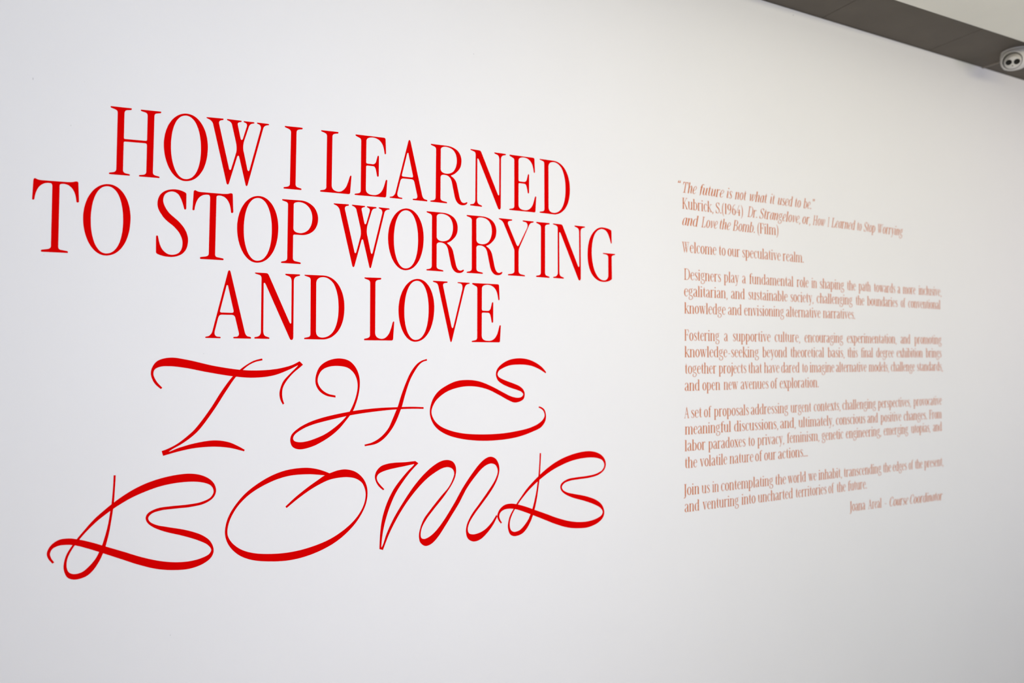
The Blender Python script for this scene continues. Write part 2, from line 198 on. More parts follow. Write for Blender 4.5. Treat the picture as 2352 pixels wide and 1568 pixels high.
DATA = json.loads(r'''{"glyphs":{"H":[[[18,958],[273,964],[277,957],[276,948],[269,939],[213,928],[199,919],[190,903],[186,882],[181,535],[183,525],[188,519],[196,518],[452,525],[462,528],[468,535],[470,546],[475,893],[470,913],[459,926],[440,933],[398,942],[389,949],[387,956],[391,964],[643,973],[649,967],[649,959],[643,949],[591,937],[575,929],[565,915],[562,895],[547,83],[551,63],[561,50],[578,43],[625,33],[633,26],[634,19],[628,11],[376,7],[371,13],[371,19],[376,27],[427,37],[447,46],[458,60],[463,79],[469,461],[466,476],[460,486],[450,490],[196,481],[187,478],[181,472],[179,461],[173,78],[175,61],[181,48],[191,39],[206,33],[252,26],[258,19],[259,12],[253,4],[7,0],[0,7],[1,15],[9,23],[56,34],[74,43],[85,58],[90,79],[102,875],[99,896],[89,911],[72,920],[22,936],[15,943],[14,950]]],"O":[[[277,970],[301,972],[324,971],[346,968],[368,962],[389,953],[409,942],[428,929],[446,913],[463,895],[480,876],[495,854],[509,830],[522,805],[534,779],[545,750],[554,721],[562,690],[569,658],[574,625],[578,590],[581,556],[582,520],[581,480],[579,441],[576,403],[572,366],[566,331],[558,296],[550,263],[540,232],[530,202],[518,173],[505,147],[490,122],[475,98],[459,77],[442,58],[424,40],[405,25],[385,12],[364,1],[343,-7],[321,-13],[298,-17],[273,-18],[250,-16],[227,-10],[206,-2],[185,10],[165,24],[147,40],[129,59],[112,80],[96,103],[82,128],[68,154],[56,182],[45,212],[35,242],[26,274],[18,307],[12,340],[7,374],[3,409],[1,443],[0,478],[0,512],[2,545],[6,577],[10,609],[16,640],[23,670],[31,700],[41,728],[51,756],[63,782],[76,807],[90,830],[104,853],[120,873],[137,892],[155,909],[173,924],[192,938],[212,949],[233,958],[255,965]],[[277,940],[296,942],[313,940],[330,936],[346,929],[361,919],[375,907],[389,893],[401,877],[413,858],[424,838],[434,816],[443,792],[452,766],[460,739],[466,711],[472,682],[477,651],[481,619],[485,587],[487,554],[488,520],[489,486],[489,451],[488,416],[486,383],[483,350],[480,319],[475,288],[470,259],[464,231],[457,204],[450,179],[441,156],[432,133],[422,113],[411,94],[399,77],[387,62],[374,48],[360,37],[345,27],[329,20],[313,15],[295,12],[278,11],[260,14],[244,19],[229,27],[214,38],[200,51],[188,66],[176,83],[164,102],[154,123],[144,145],[136,169],[128,194],[121,221],[114,248],[109,277],[104,306],[100,336],[97,366],[95,396],[94,427],[93,458],[93,494],[94,529],[96,564],[99,597],[103,629],[107,660],[112,689],[118,717],[125,744],[132,769],[141,793],[150,816],[159,836],[170,856],[181,873],[193,888],[205,902],[218,914],[232,924],[247,931],[262,937]]],"W":[[[4,939],[229,949],[234,943],[234,936],[228,927],[206,921],[188,913],[176,901],[171,885],[172,866],[315,202],[324,192],[333,193],[341,205],[411,464],[414,483],[416,502],[416,522],[416,542],[415,562],[413,583],[409,604],[405,626],[348,886],[339,902],[326,915],[310,925],[290,931],[282,937],[280,944],[285,951],[479,953],[486,948],[486,941],[479,934],[458,928],[439,917],[430,902],[432,881],[474,674],[483,663],[493,665],[503,678],[557,870],[561,890],[560,906],[553,918],[542,927],[526,933],[516,938],[513,944],[517,952],[660,956],[667,950],[667,944],[660,936],[641,931],[619,922],[603,906],[591,884],[522,652],[517,631],[514,611],[511,591],[510,571],[509,551],[510,531],[512,511],[515,492],[520,472],[571,218],[581,203],[591,204],[599,220],[758,864],[760,884],[758,901],[753,914],[744,925],[732,933],[716,937],[705,943],[702,950],[707,958],[870,959],[878,954],[878,947],[871,939],[849,935],[830,927],[814,916],[802,900],[794,880],[574,-10],[565,-26],[555,-27],[546,-13],[452,408],[443,419],[435,418],[426,405],[311,-15],[300,-29],[290,-30],[280,-18],[89,855],[82,871],[72,885],[60,897],[46,907],[30,915],[12,921],[3,926],[0,933]]],"I":[[[19,972],[277,980],[284,972],[284,964],[275,954],[246,949],[223,942],[206,932],[196,918],[192,901],[180,84],[184,61],[195,46],[214,38],[261,27],[269,19],[270,11],[263,3],[7,0],[0,7],[1,15],[9,23],[50,33],[69,39],[82,49],[91,63],[95,81],[109,884],[106,902],[99,917],[86,928],[69,936],[25,951],[17,957],[15,964]]],"L":[[[16,975],[279,982],[285,974],[284,965],[276,955],[247,951],[223,944],[205,934],[194,920],[190,904],[180,117],[182,99],[187,82],[194,68],[204,56],[216,46],[231,38],[248,32],[268,28],[291,27],[309,30],[327,36],[344,45],[359,57],[374,71],[388,88],[402,107],[414,129],[422,149],[430,170],[438,191],[445,213],[452,236],[459,260],[465,284],[474,302],[483,307],[493,299],[473,28],[469,16],[460,8],[447,4],[8,0],[0,7],[0,15],[9,24],[47,32],[68,39],[82,49],[92,62],[96,79],[105,893],[101,916],[88,932],[68,941],[22,956],[14,962],[12,968]]],"E":[[[10,991],[481,990],[495,986],[504,977],[508,964],[518,733],[512,720],[505,716],[495,720],[480,803],[473,830],[465,855],[454,877],[442,897],[428,915],[413,930],[396,943],[377,954],[357,962],[335,968],[311,971],[286,972],[256,968],[231,961],[211,951],[198,938],[189,922],[187,903],[186,556],[189,543],[197,535],[211,532],[300,531],[320,537],[336,550],[348,569],[355,594],[374,670],[382,680],[391,681],[399,673],[398,344],[389,333],[380,331],[371,338],[352,433],[342,468],[327,491],[308,499],[207,500],[195,497],[188,489],[186,476],[185,110],[188,90],[193,74],[202,59],[215,47],[231,38],[250,30],[273,26],[299,24],[329,24],[351,27],[371,33],[390,42],[408,53],[424,67],[440,84],[453,103],[466,125],[477,150],[487,178],[517,284],[525,293],[534,293],[543,286],[527,20],[522,9],[514,2],[501,0],[9,1],[0,7],[0,14],[9,22],[63,33],[84,41],[96,56],[101,76],[101,899],[97,921],[85,936],[64,945],[16,966],[8,974],[6,982]]],"A":[[[324,1017],[333,1015],[339,1006],[344,992],[544,105],[551,80],[560,60],[572,45],[586,35],[626,26],[636,16],[637,8],[628,0],[392,3],[384,9],[384,17],[392,25],[431,28],[446,33],[457,44],[463,60],[463,82],[411,314],[401,335],[387,348],[367,353],[219,353],[201,347],[187,332],[177,309],[130,106],[128,81],[130,62],[136,47],[146,36],[160,29],[204,24],[212,17],[212,10],[204,3],[7,6],[0,13],[1,19],[9,26],[40,31],[55,39],[68,51],[80,66],[91,86],[99,111],[307,996],[311,1007],[317,1014]],[[289,788],[295,794],[302,795],[308,789],[388,413],[387,397],[380,388],[367,384],[222,385],[208,389],[201,398],[202,414]]],"R":[[[8,998],[291,997],[318,996],[343,993],[367,989],[391,983],[413,976],[434,967],[455,956],[474,945],[493,931],[508,915],[522,898],[533,880],[543,861],[551,841],[557,820],[562,799],[564,776],[565,752],[563,726],[560,701],[555,677],[548,654],[539,633],[528,614],[515,595],[500,578],[479,556],[459,537],[438,520],[417,507],[396,496],[374,488],[373,483],[376,478],[383,472],[405,458],[424,442],[441,424],[455,404],[467,382],[477,358],[482,339],[487,318],[492,296],[497,273],[502,249],[508,224],[514,197],[520,170],[527,136],[536,106],[545,82],[556,61],[567,45],[580,34],[593,28],[608,25],[626,27],[643,33],[659,43],[671,45],[678,40],[678,29],[667,12],[652,-1],[632,-10],[609,-16],[581,-18],[561,-16],[543,-12],[526,-5],[510,5],[495,18],[482,33],[470,51],[459,72],[450,95],[442,121],[392,353],[387,377],[380,398],[372,417],[362,434],[350,449],[336,461],[321,471],[304,478],[285,483],[265,486],[236,486],[213,481],[197,472],[187,458],[184,440],[183,76],[188,54],[202,39],[225,30],[292,18],[303,11],[305,2],[298,-6],[9,-1],[0,6],[0,13],[10,19],[54,28],[78,39],[91,55],[96,78],[100,918],[94,939],[78,955],[54,964],[14,977],[5,983],[3,990]],[[185,925],[190,941],[200,954],[216,964],[237,972],[265,976],[291,976],[315,973],[339,968],[361,961],[381,952],[401,940],[419,925],[433,908],[445,890],[455,870],[464,849],[470,827],[475,803],[477,778],[478,752],[477,724],[474,697],[469,672],[463,648],[454,625],[444,603],[432,583],[419,564],[399,546],[377,532],[353,521],[327,514],[298,510],[272,511],[249,514],[229,520],[213,528],[201,539],[192,552],[186,567],[184,585]]],"N":[[[10,1000],[162,999],[181,996],[195,987],[205,972],[514,248],[523,236],[531,236],[539,249],[541,890],[538,915],[532,936],[522,951],[509,962],[492,968],[454,981],[447,988],[446,994],[451,1002],[658,1002],[667,995],[668,987],[660,979],[630,972],[611,965],[596,954],[585,941],[578,923],[574,903],[569,20],[564,-1],[555,-14],[542,-18],[531,-15],[521,-6],[514,8],[161,829],[149,847],[139,850],[132,839],[129,112],[132,87],[137,67],[146,51],[157,40],[171,34],[209,21],[219,13],[220,5],[212,-3],[7,0],[0,7],[0,14],[8,22],[38,28],[55,33],[68,41],[79,53],[87,67],[93,85],[95,106],[101,916],[99,936],[91,952],[78,963],[61,969],[16,982],[7,988],[5,994]]],"D":[[[8,1007],[289,1009],[312,1008],[334,1005],[355,1000],[376,994],[396,986],[416,976],[435,965],[454,951],[472,936],[490,919],[506,901],[523,880],[539,856],[553,830],[566,803],[578,775],[589,746],[598,715],[605,683],[612,650],[617,616],[620,580],[622,544],[623,506],[622,467],[620,430],[616,394],[611,359],[605,326],[597,294],[588,264],[578,235],[566,207],[553,181],[538,156],[523,132],[506,111],[488,92],[470,75],[452,60],[433,46],[413,34],[392,24],[371,16],[349,9],[327,4],[304,1],[281,0],[7,3],[0,10],[1,17],[9,25],[49,33],[69,38],[84,47],[93,62],[96,81],[97,932],[92,954],[79,969],[57,977],[15,989],[5,994],[3,1001]],[[183,884],[185,903],[190,921],[196,936],[206,949],[217,960],[232,969],[248,976],[267,980],[289,983],[307,982],[325,979],[342,975],[359,968],[375,960],[391,949],[407,937],[422,923],[436,907],[451,889],[463,865],[475,840],[485,813],[495,785],[503,755],[510,724],[517,691],[522,656],[526,620],[528,583],[530,544],[531,503],[530,463],[528,424],[525,387],[521,351],[515,317],[509,285],[501,254],[493,225],[483,198],[472,172],[460,148],[447,126],[433,108],[418,91],[403,77],[387,65],[371,54],[354,46],[336,39],[318,34],[300,31],[281,30],[260,31],[242,35],[227,41],[213,49],[202,60],[193,73],[187,89],[183,107],[181,128]]],"T":[[[29,986],[36,986],[42,984],[47,980],[58,975],[71,971],[85,968],[101,967],[119,967],[403,971],[424,973],[443,975],[461,978],[476,982],[489,988],[505,992],[518,990],[529,980],[539,716],[530,703],[520,701],[508,708],[506,732],[503,754],[500,775],[496,794],[492,812],[487,828],[481,843],[474,860],[465,876],[456,890],[446,902],[436,912],[425,921],[413,929],[400,934],[387,938],[373,941],[358,942],[343,941],[326,937],[316,929],[312,917],[302,78],[305,61],[312,49],[324,41],[406,27],[415,19],[416,10],[410,1],[110,0],[104,9],[104,18],[112,28],[176,40],[194,46],[207,55],[215,67],[218,83],[228,899],[225,918],[218,931],[207,937],[191,937],[175,936],[160,933],[145,929],[131,923],[118,915],[106,906],[95,895],[84,882],[73,868],[66,853],[58,838],[52,821],[46,804],[41,786],[36,766],[32,746],[29,725],[27,703],[17,694],[9,693],[0,701],[13,961],[16,974],[21,982]]],"S":[[[363,691],[357,714],[352,736],[346,757],[340,777],[334,796],[327,815],[321,832],[313,849],[306,864],[298,879],[287,895],[274,907],[260,917],[246,925],[230,929],[214,931],[197,931],[180,927],[164,922],[150,915],[138,907],[127,898],[117,888],[109,876],[102,862],[97,847],[93,831],[90,814],[89,795],[90,780],[92,764],[96,748],[102,731],[108,714],[117,696],[126,678],[138,659],[151,640],[165,620],[175,609],[187,598],[201,585],[216,572],[233,557],[252,541],[278,518],[301,494],[322,471],[342,446],[359,422],[374,397],[386,372],[397,346],[405,320],[411,294],[415,268],[417,241],[415,202],[410,167],[403,135],[392,106],[378,80],[361,57],[341,37],[318,20],[292,6],[264,-5],[232,-13],[197,-18],[178,-18],[160,-18],[142,-16],[124,-15],[107,-12],[90,-9],[73,-4],[57,0],[42,6],[26,12],[12,19],[5,27],[1,36],[0,47],[0,271],[9,281],[17,281],[26,272],[29,251],[33,230],[36,210],[41,191],[45,173],[50,156],[56,140],[62,124],[68,110],[78,93],[88,78],[99,64],[111,52],[123,42],[135,33],[149,26],[162,20],[177,17],[191,14],[207,14],[228,17],[248,22],[266,29],[282,39],[296,50],[308,64],[319,80],[327,98],[334,119],[339,141],[342,166],[343,192],[342,217],[338,242],[331,266],[323,290],[312,314],[300,338],[284,361],[267,383],[247,406],[226,428],[202,449],[175,470],[161,481],[147,493],[134,505],[121,517],[109,530],[98,543],[88,556],[78,570],[70,585],[58,602],[48,619],[39,636],[31,654],[25,671],[20,690],[17,708],[15,726],[15,745],[17,776],[23,805],[31,831],[41,855],[54,877],[70,896],[88,913],[108,928],[131,941],[157,951],[185,959],[216,965],[234,966],[251,966],[269,965],[286,964],[303,961],[319,957],[335,952],[351,946],[366,939],[381,930],[386,925],[389,918],[391,910],[390,698],[381,685],[372,682]]],"P":[[[17,987],[287,992],[307,992],[327,990],[346,987],[365,983],[383,977],[401,970],[418,962],[434,953],[451,942],[466,930],[481,917],[496,902],[508,885],[519,867],[529,848],[537,829],[544,808],[550,788],[553,766],[556,744],[556,721],[555,698],[553,675],[549,654],[544,634],[537,614],[529,595],[520,577],[510,560],[498,544],[485,528],[469,514],[452,501],[434,489],[415,479],[395,471],[375,464],[355,459],[333,455],[311,453],[200,453],[189,450],[182,444],[179,434],[176,86],[179,68],[187,54],[200,44],[218,39],[285,26],[295,17],[296,9],[287,0],[6,2],[0,9],[1,17],[10,25],[48,33],[67,40],[81,50],[89,64],[92,81],[101,913],[97,933],[83,947],[61,955],[22,966],[13,973],[12,980]],[[186,921],[191,935],[201,946],[217,955],[238,961],[265,965],[287,964],[308,962],[327,957],[346,950],[364,941],[380,930],[396,916],[411,900],[423,886],[433,870],[442,853],[450,835],[456,816],[461,796],[465,775],[467,754],[468,731],[467,706],[464,681],[461,658],[456,637],[450,616],[442,597],[433,579],[423,562],[412,546],[396,530],[379,515],[361,504],[343,494],[323,488],[304,483],[283,481],[260,483],[240,486],[222,492],[208,500],[197,510],[189,522],[184,536],[182,552]]],"Y":[[[6,1008],[257,1006],[265,999],[264,991],[254,982],[228,978],[202,971],[185,959],[179,942],[181,920],[352,555],[366,538],[381,539],[396,558],[560,876],[568,906],[569,932],[563,952],[550,967],[530,977],[481,986],[471,992],[470,999],[478,1007],[687,1004],[695,997],[694,989],[684,982],[665,978],[641,970],[621,955],[605,933],[414,526],[404,504],[397,481],[392,457],[390,431],[389,93],[395,65],[410,46],[432,36],[506,23],[518,15],[519,8],[509,0],[186,4],[177,11],[177,18],[187,26],[248,35],[279,45],[298,60],[305,82],[306,439],[304,462],[297,486],[286,511],[97,920],[81,945],[62,965],[39,979],[13,988],[2,994],[0,1001]]],"G":[[[520,732],[512,759],[504,786],[495,812],[485,838],[475,863],[464,888],[452,911],[434,936],[414,956],[392,970],[367,980],[340,985],[311,986],[283,979],[257,969],[233,956],[211,938],[190,916],[171,891],[153,861],[144,839],[135,816],[126,791],[119,766],[113,739],[107,711],[102,682],[99,652],[96,621],[93,589],[92,556],[91,521],[94,478],[97,437],[102,397],[107,359],[114,323],[122,289],[131,256],[141,226],[152,197],[164,170],[177,144],[192,121],[210,95],[230,72],[250,53],[272,38],[294,26],[317,18],[340,14],[365,13],[389,16],[410,24],[427,35],[441,50],[451,69],[458,92],[460,119],[460,459],[454,482],[437,498],[409,508],[350,516],[339,522],[338,528],[345,535],[610,530],[619,524],[618,516],[607,507],[576,501],[556,494],[544,481],[539,463],[544,59],[542,48],[535,37],[524,27],[500,14],[475,3],[448,-5],[419,-12],[389,-16],[356,-18],[329,-17],[303,-14],[277,-9],[252,-2],[229,7],[206,18],[183,32],[162,47],[142,65],[122,84],[103,106],[85,130],[71,155],[58,181],[46,209],[36,237],[27,267],[19,297],[13,329],[8,361],[4,395],[1,429],[0,465],[0,502],[2,541],[4,578],[8,614],[13,648],[19,681],[27,713],[35,743],[45,771],[56,799],[68,824],[81,849],[96,871],[116,898],[136,922],[157,943],[179,962],[201,978],[224,992],[247,1002],[270,1011],[294,1016],[319,1019],[350,1019],[379,1017],[409,1014],[437,1009],[465,1003],[493,994],[519,984],[529,977],[534,969],[536,960],[542,736],[535,725],[528,723]]],"V":[[[5,1006],[257,1003],[265,995],[264,988],[256,980],[226,977],[204,972],[189,961],[182,944],[184,923],[336,232],[345,216],[354,211],[362,216],[370,233],[533,879],[536,907],[535,930],[531,949],[523,964],[511,974],[496,980],[455,984],[446,990],[445,996],[451,1002],[661,999],[669,993],[669,986],[659,979],[640,976],[618,967],[600,953],[586,932],[575,906],[342,-8],[334,-24],[326,-30],[318,-25],[311,-8],[97,919],[86,948],[69,967],[47,976],[12,985],[2,991],[0,998]]]},"words":[["HOW",[["H",[0.17005,-0.0,-0.0,0.17005,-0.1541,2.04576]],["O",[0.17005,-0.0,-0.0,0.17005,-0.03779,2.04936]],["W",[0.17005,-0.0,0.0,0.17005,0.05758,2.05298]]]],["I",[["I",[0.17005,0.0,-0.0,0.17005,0.24336,2.05137]]]],["LEARNED",[["L",[0.17005,0.0,0.0,0.17005,0.33735,2.05249]],["E",[0.16782,0.00286,0.0013,0.16851,0.42961,2.0524]],["A",[0.17412,0.00135,0.00082,0.16742,0.52778,2.05309]],["R",[0.16919,0.00207,0.00091,0.16729,0.64701,2.05439]],["N",[0.17489,-0.00155,0.00017,0.16719,0.77028,2.05451]],["E",[0.17005,-0.0,-0.0,0.17005,0.89775,2.05224]],["D",[0.17414,-0.00192,-0.00052,0.16668,1.00179,2.05232]]]],["TO",[["T",[0.17005,-0.0,0.0,0.17005,-0.30566,1.85279]],["O",[0.16794,-0.0,0.00118,0.172,-0.20635,1.85461]]]],["STOP",[["S",[0.17005,-0.0,0.0,0.17005,-0.05335,1.85929]],["T",[0.17531,-0.00126,0.00087,0.17322,0.02629,1.85532]],["O",[0.17257,-0.0,0.00099,0.17468,0.12998,1.85613]],["P",[0.17005,-0.0,-0.0,0.17005,0.23784,1.85539]]]],["WORRYING",[["W",[0.17612,-0.00446,-0.00187,0.17394,0.375,1.86121]],["O",[0.17856,-0.0,0.00086,0.17695,0.52313,1.85653]],["R",[0.17005,0.0,0.0,0.17005,0.6354,1.85624]],["R",[0.1706,0.00075,-0.00056,0.17065,0.75926,1.85519]],["Y",[0.17005,0.0,-0.0,0.17005,0.863,1.85329]],["I",[0.1759,-0.00574,-0.00218,0.17508,0.98896,1.85352]],["N",[0.17648,-0.00143,-0.00136,0.17016,1.0488,1.85312]],["G",[0.17005,-0.0,-0.0,0.17005,1.17442,1.85157]]]],["AND",[["A",[0.17005,0.0,-0.0,0.17005,0.05736,1.65723]],["N",[0.17005,-0.0,-0.0,0.17005,0.17289,1.65756]],["D",[0.17005,-0.0,0.0,0.17005,0.29707,1.65643]]]],["LOVE",[["L",[0.1734,-0.00231,-0.00146,0.17724,0.45659,1.65518]],["O",[0.18128,0.0,0.00289,0.18053,0.55245,1.65508]],["V",[0.17005,-0.0,0.0,0.17005,0.6551,1.6563]],["E",[0.17388,-0.00053,0.00053,0.17596,0.77509,1.65168]]]]],"sglyphs":{"T":[[[128,957,148,976],[65,1018,103,1028],[27,1079,69,1076],[0,1174,33,1169],[16,1269,49,1237],[86,1363,115,1275],[248,1407,239,1283],[480,1372,441,1257],[827,1283,727,1193],[1179,1222,1082,1126],[1414,1208,1373,1099],[1713,1229,1660,1128],[1931,1284,1877,1208],[2049,1343,2042,1291]],[[2049,1343,2100,1290],[2025,1280,2051,1245],[1919,1166,1954,1161],[1810,1041,1856,1043],[1767,939,1804,944],[1751,847,1791,848],[1767,752,1802,757],[1802,680,1822,694]],[[1498,1389,1504,1361],[1382,1356,1403,1337],[1278,1295,1309,1289],[1179,1218,1226,1218],[1077,1115,1128,1114],[930,904,991,902],[780,652,840,649],[583,373,648,370],[486,276,555,272],[341,161,409,162],[217,97,279,88],[144,71,163,2]],[[144,71,163,2],[216,53,246,24],[371,106,371,54],[585,160,575,88],[843,186,833,94],[1035,148,1036,66],[1159,86,1149,34],[1258,22,1249,0]]],"H":[[[687,797,687,829],[551,827,573,859],[448,894,487,916],[391,982,430,993],[374,1063,410,1063],[390,1179,424,1149],[446,1294,481,1236],[560,1377,584,1285],[734,1416,728,1296],[898,1379,875,1267],[1005,1271,969,1189],[1062,1128,1023,1081],[1072,979,1037,962],[1048,813,1015,820],[1003,666,962,667],[963,573,908,563],[914,504,853,489],[842,412,783,415],[749,305,656,310],[633,206,518,223],[496,120,359,160],[326,43,247,130],[136,12,136,122],[37,54,60,147],[0,147,42,185],[19,243,67,244],[113,333,202,334],[268,417,347,388],[494,489,540,434],[906,565,918,506],[1174,595,1174,538],[1441,609,1441,561],[1689,610,1689,574],[1942,608,1942,575],[2145,595,2145,566]],[[2199,1400,2204,1373],[2108,1371,2134,1353],[2024,1314,2063,1298],[1929,1194,1973,1169],[1852,1042,1903,1035],[1764,818,1827,816],[1696,607,1771,616],[1664,535,1740,538],[1602,392,1677,388],[1541,267,1603,258],[1418,135,1479,114],[1284,58,1345,31],[1151,26,1155,0]]],"E":[[[2220,1176,2207,1156],[2144,1258,2079,1230],[2014,1346,1949,1283],[1846,1411,1820,1310],[1667,1431,1680,1318],[1478,1403,1490,1305],[1329,1329,1353,1258],[1242,1240,1276,1211],[1217,1150,1250,1153],[1236,1077,1269,1110],[1269,1029,1316,1078],[1365,965,1434,1029],[1502,908,1553,987],[1641,863,1679,933],[1717,830,1755,869],[1751,785,1783,788],[1719,742,1755,697],[1634,728,1596,643],[1502,761,1465,687],[1353,833,1303,773],[1131,945,1082,881],[901,1033,877,937],[681,1062,681,953],[475,1044,498,931],[278,963,324,878],[141,869,187,795],[45,732,87,693],[0,546,30,540],[28,400,68,415],[119,262,164,308],[290,146,325,223],[569,55,580,151],[949,1,949,112],[1377,0,1352,110],[1690,40,1640,139],[1946,112,1869,179],[2109,179,2050,245],[2192,274,2152,321],[2214,377,2185,389],[2188,488,2162,471],[2136,536,2116,513],[2073,561,2061,538]]],"B":[[[774,1424,800,1422],[771,1314,796,1312],[762,1164,789,1183],[751,1025,782,1052],[736,918,770,937],[715,770,748,777],[688,639,726,635],[641,468,683,446],[608,383,655,359],[565,295,607,247],[488,199,534,134],[402,131,452,66],[311,119,325,42],[257,148,240,80],[230,212,194,196],[233,317,198,295],[264,407,228,401],[320,506,293,514],[375,581,344,591],[448,671,411,677],[585,811,538,831],[735,931,649,936],[775,960,751,1023],[978,1082,892,1128],[1152,1157,1055,1225],[1358,1222,1239,1301],[1578,1254,1497,1361],[1792,1253,1730,1374],[1927,1226,1895,1338],[2011,1185,2010,1268],[2049,1130,2072,1185],[2055,1073,2090,1087],[2012,1002,2054,999],[1887,949,1939,924],[1702,929,1753,891],[1499,926,1540,886],[1320,912,1360,877],[1203,856,1252,845],[1174,798,1207,789],[1189,731,1228,732],[1253,662,1312,677],[1402,578,1441,636],[1664,480,1704,559],[1869,388,1910,463],[1984,313,2020,359],[2029,239,2063,229],[2000,180,2032,131],[1891,132,1923,49],[1727,108,1738,0],[1544,120,1525,10],[1355,162,1316,54],[1109,253,1071,152],[917,343,879,247],[685,448,653,359],[541,514,486,439],[385,574,322,506],[249,609,223,525],[133,601,125,521],[45,539,59,483],[0,440,37,425],[16,366,51,366],[65,292,86,306]]],"O":[[[853,825,872,802],[992,948,1025,919],[1191,1096,1225,1051],[1348,1198,1383,1132],[1445,1257,1508,1180],[1565,1298,1612,1199],[1658,1322,1705,1205],[1774,1327,1798,1202],[1928,1277,1928,1170],[2047,1167,2029,1097],[2107,1043,2075,1004],[2123,911,2092,902],[2096,747,2066,750],[2001,555,1965,570],[1847,371,1800,411],[1603,188,1545,259],[1273,55,1228,161],[940,0,907,120],[616,20,605,134],[352,81,383,177],[175,181,216,252],[52,327,97,360],[0,475,36,477],[4,616,38,607],[49,765,85,750],[141,920,182,908],[274,1073,327,1050],[452,1208,494,1154],[664,1320,718,1248],[880,1383,935,1294],[1156,1397,1201,1293],[1325,1365,1348,1274],[1439,1322,1445,1257],[1525,1281,1542,1227]]],"M":[[[135,1016,157,1030],[57,1093,93,1102],[10,1185,45,1170],[0,1255,32,1230],[27,1335,57,1280],[98,1406,123,1316],[206,1439,231,1344],[327,1449,376,1366],[511,1446,535,1386],[681,1453,697,1411]],[[681,1453,734,1412],[653,1390,684,1368],[560,1304,597,1281],[437,1174,477,1136],[310,1013,350,954],[201,805,250,742],[124,567,174,515],[91,348,130,315],[79,151,110,136],[77,70,108,59]],[[89,66,134,48],[127,117,158,107],[196,307,238,297],[316,547,365,530],[475,792,530,775],[647,1026,716,991],[822,1214,886,1147],[987,1346,1045,1248],[1128,1418,1154,1298],[1245,1433,1245,1311],[1343,1397,1323,1286],[1391,1326,1358,1243],[1404,1233,1369,1187],[1382,1124,1343,1103],[1323,1006,1271,974],[1180,817,1125,822],[1013,633,957,636],[880,477,826,473],[798,342,760,310],[774,225,744,198],[788,167,769,93],[836,146,855,27],[924,171,956,47],[1039,255,1065,137],[1180,416,1219,339],[1271,541,1330,498],[1382,707,1454,676],[1527,940,1600,922],[1708,1180,1761,1120],[1870,1355,1897,1253],[1979,1423,1993,1305],[2055,1435,2068,1315],[2145,1393,2138,1286],[2204,1288,2179,1208],[2214,1173,2179,1138],[2165,1013,2123,1010],[2061,845,2006,850],[1897,647,1842,649],[1734,457,1687,462],[1640,312,1604,310],[1618,210,1584,182],[1643,149,1620,61],[1714,123,1721,0],[1815,132,1842,17],[1937,181,1965,103],[2061,286,2088,239],[2158,415,2174,381]]]},"swords":[["THE",[["T",[0.17005,0.0,0.0,0.17005,-0.0624,1.37024]],["H",[0.17005,0.0,0.0,0.17005,0.26301,1.36488]],["E",[0.17005,0.0,0.0,0.17005,0.64614,1.36038]]]],["BOMB",[["B",[0.17005,0.0,0.0,0.17005,-0.27084,1.0894]],["O",[0.17005,0.0,0.0,0.17005,0.10634,1.0799]],["M",[0.17005,0.0,0.0,0.17005,0.48766,1.0678]],["B",[0.18298,0.00446,0.00159,0.17523,0.85657,1.05902]]]]],"cap":0.17004974521014482}''')
WORD_INFO = {
 'HOW': ('large red serif word HOW opening the top line on the white wall',),
 'I': ('large red single letter word I between HOW and LEARNED on the top line',),
 'LEARNED': ('large red serif word LEARNED ending the top line on the white wall',),
 'TO': ('large red serif word TO at the start of the second title line',),
 'STOP': ('large red serif word STOP in the middle of the second title line',),
 'WORRYING': ('large red serif word WORRYING, the longest word of the title',),
 'AND': ('large red serif word AND before LOVE on the third title line',),
 'LOVE': ('large red serif word LOVE after AND on the third title line',),
 'THE': ('large red swash script word THE under AND LOVE',),
 'BOMB': ('large red swash script word BOMB, the lowest word of the title',),
}
def word_root(wd, pts):
    x0 = min(p[0] for p in pts); z0 = min(p[2] for p in pts)
    return thing('vinyl_word', (x0, 0, z0), WORD_INFO[wd][0], 'wall lettering', 'red title words on the white wall')
for wd, ls in DATA['words']:
    built = [outline_mesh(DATA['glyphs'][g], M) for g, M in ls]
    root = word_root(wd, [p for V, F in built for p in V])
    for V, F in built:
        x0 = min(p[0] for p in V); z0 = min(p[2] for p in V)
        mesh_obj('letter', V, F, M_RED, root, loc=(x0, 0, z0))
for wd, ls in DATA['swords']:
    built = []
    for g, M in ls:
        V, F = [], []
        for k, st in enumerate(DATA['sglyphs'][g]): ribbon(st, M, V, F, 0.00006 * k)
        built.append((V, F))
    root = word_root(wd, [p for V, F in built for p in V])
    for V, F in built:
        x0 = min(p[0] for p in V); z0 = min(p[2] for p in V)
        mesh_obj('letter', V, F, M_RED, root, loc=(x0, 0, z0))

